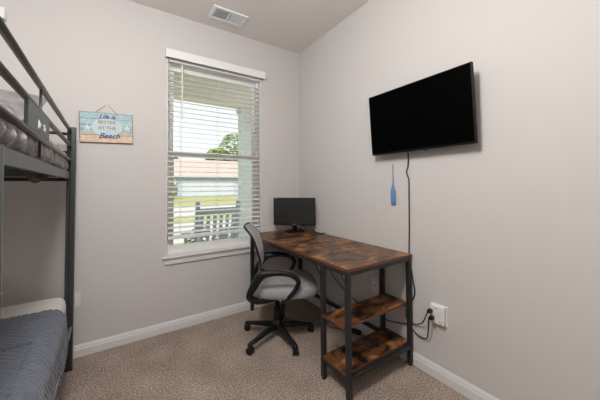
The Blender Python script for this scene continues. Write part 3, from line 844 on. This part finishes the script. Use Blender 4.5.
def leaf_cloud(name, label, cat, loc, crown, n, size, m, trunk=None, group=None, seed=1):
    rnd = random.Random(seed); t = thing(name, label, cat, loc, 0, group)
    bm = bmesh.new()
    for k in range(n):
        c, rr = crown[rnd.randrange(len(crown))]
        while True:
            d = Vector((rnd.uniform(-1, 1), rnd.uniform(-1, 1), rnd.uniform(-1, 1)))
            if .3 < d.length < 1: break
        d = d.normalized()*d.length**.4
        p = Vector(c)+Vector((d.x*rr[0], d.y*rr[1], d.z*rr[2]))
        q = Matrix.Translation(p) @ Matrix.Rotation(rnd.uniform(0, 6.3), 4, 'Z') @ Matrix.Rotation(rnd.uniform(-1.2, 1.2), 4, 'X')
        s = size*rnd.uniform(.6, 1.3)
        vs = [bm.verts.new(q @ Vector(v_)) for v_ in ((-s*.5, 0, 0), (0, -s*.28, .1*s), (s*.5, 0, 0), (0, s*.28, .1*s))]
        bm.faces.new(vs)
    link('foliage', bm, m, t)
    if trunk:
        bm = bmesh.new()
        for a in trunk: tube(bm, a[0], a[1], seg=8)
        link('trunk' if cat == 'tree' else 'stems', bm, M['bark'], t, True)
    return t
leaf_cloud('tree', 'green leafy tree rising behind the neighbouring roof', 'tree', (18.2, 52, GZ), [((0, 0, 9.0), (3.4, 3, 3.6)), ((-3.5, 0, 7.0), (2.6, 2, 2.2)), ((2.5, 0, 8), (3, 3, 3.5))], 2600, .8, M['leaf'],
           [([(0, 0, 0), (0, 0, 4), (.2, 0, 7)], .35)], seed=3)
leaf_cloud('evergreen_tree', 'small dark evergreen by the left edge of the neighbouring roof', 'tree', (8.2, 62, GZ), [((0, 0, 4.0), (1.2, 1.2, 2.6)), ((0, 0, 6.2), (.6, .6, 2))], 500, .7, M['leaf_dark'], [([(0, 0, 0), (0, 0, 4)], .2)], seed=8)
leaf_cloud('bush', 'bright green bush left of the neighbouring garage', 'bush', (3.25, 33.0, GZ), [((0, 0, .95), (.75, .7, 1.0))], 900, .26, M['leaf'], [([(0, 0, 0), (0, 0, .7)], .05)], seed=5)
for i, (x, h, lab) in enumerate([(-1.02, .86, 'dark green shrub at the porch edge, left of the rocking chair'), (-.36, .78, 'dark green shrub at the porch edge, directly behind the rocking chair'),
                                 (.34, .74, 'dark green shrub at the porch edge, right of the rocking chair')]):
    leaf_cloud('shrub', lab, 'shrub', (x+.55, 2.45, GZ), [((0, 0, h*.55), (.30, .26, h*.5))], 420, .075, M['leaf_dark'] if i != 2 else M['leaf'], [([(0, 0, 0), (0, 0, h*.5)], .012)], seed=20+i)

# ------------------------------------------------------------------ light
w = bpy.data.worlds.new('World'); bpy.context.scene.world = w; w.use_nodes = True
bgn = w.node_tree.nodes['Background']; bgn.inputs[0].default_value = (.93, .97, 1, 1); bgn.inputs[1].default_value = 1.2
def light(kind, name, loc, power, color=(1, 1, 1), size=.3, rot=(0, 0, 0), **k):
    l = bpy.data.lights.new(name, kind); l.energy = power; l.color = color
    if kind == 'AREA': l.shape = 'DISK'; l.size = size
    elif kind == 'POINT': l.shadow_soft_size = size
    o_ = bpy.data.objects.new(name, l); C.objects.link(o_); o_.location = loc; o_.rotation_euler = rot
    for a, b in k.items(): setattr(l, a, b)
    return o_
s = light('SUN', 'sun', (0, 0, 10), 3.4, (1, .96, .88), rot=(R(48), 0, R(-42))); s.data.angle = R(1)
light('POINT', 'ceiling_lamp', (-1.78, -1.95, 2.44), 93, (1, .985, .97), .2)
light('POINT', 'rear_fill_light', (-1.9, -3.7, 1.75), 12, (1, .98, .96), .35)  # added fill behind the camera, no real fixture; softens shade under desk and bunk

# ------------------------------------------------------------------ camera
cam = bpy.data.cameras.new('camera'); co = bpy.data.objects.new('camera', cam); C.objects.link(co)
f, sy, yaw, pitch, roll = 269.4997, -22.6407, .584175, .02920, -.0075188
cyw, syw, cp, sp = math.cos(yaw), math.sin(yaw), math.cos(pitch), math.sin(pitch)
F = Vector((syw*cp, cyw*cp, sp)); Rt = Vector((cyw, -syw, 0)); U = Rt.cross(F)
c_, s_ = math.cos(roll), math.sin(roll)
Rt2 = c_*Rt+s_*U; U2 = -s_*Rt+c_*U
co.matrix_world = Matrix(((Rt2.x, U2.x, -F.x, -1.68237), (Rt2.y, U2.y, -F.y, -2.55392), (Rt2.z, U2.z, -F.z, 1.22882), (0, 0, 0, 1)))
cam.sensor_width = 36; cam.lens = f*36/600; cam.shift_y = sy/600; cam.clip_start = .02; cam.clip_end = 300
sc = bpy.context.scene; sc.camera = co
sc.view_settings.view_transform = 'Standard'; sc.view_settings.look = 'None'
sc.view_settings.exposure = 0; sc.view_settings.gamma = 1; sc.view_settings.use_curve_mapping = False
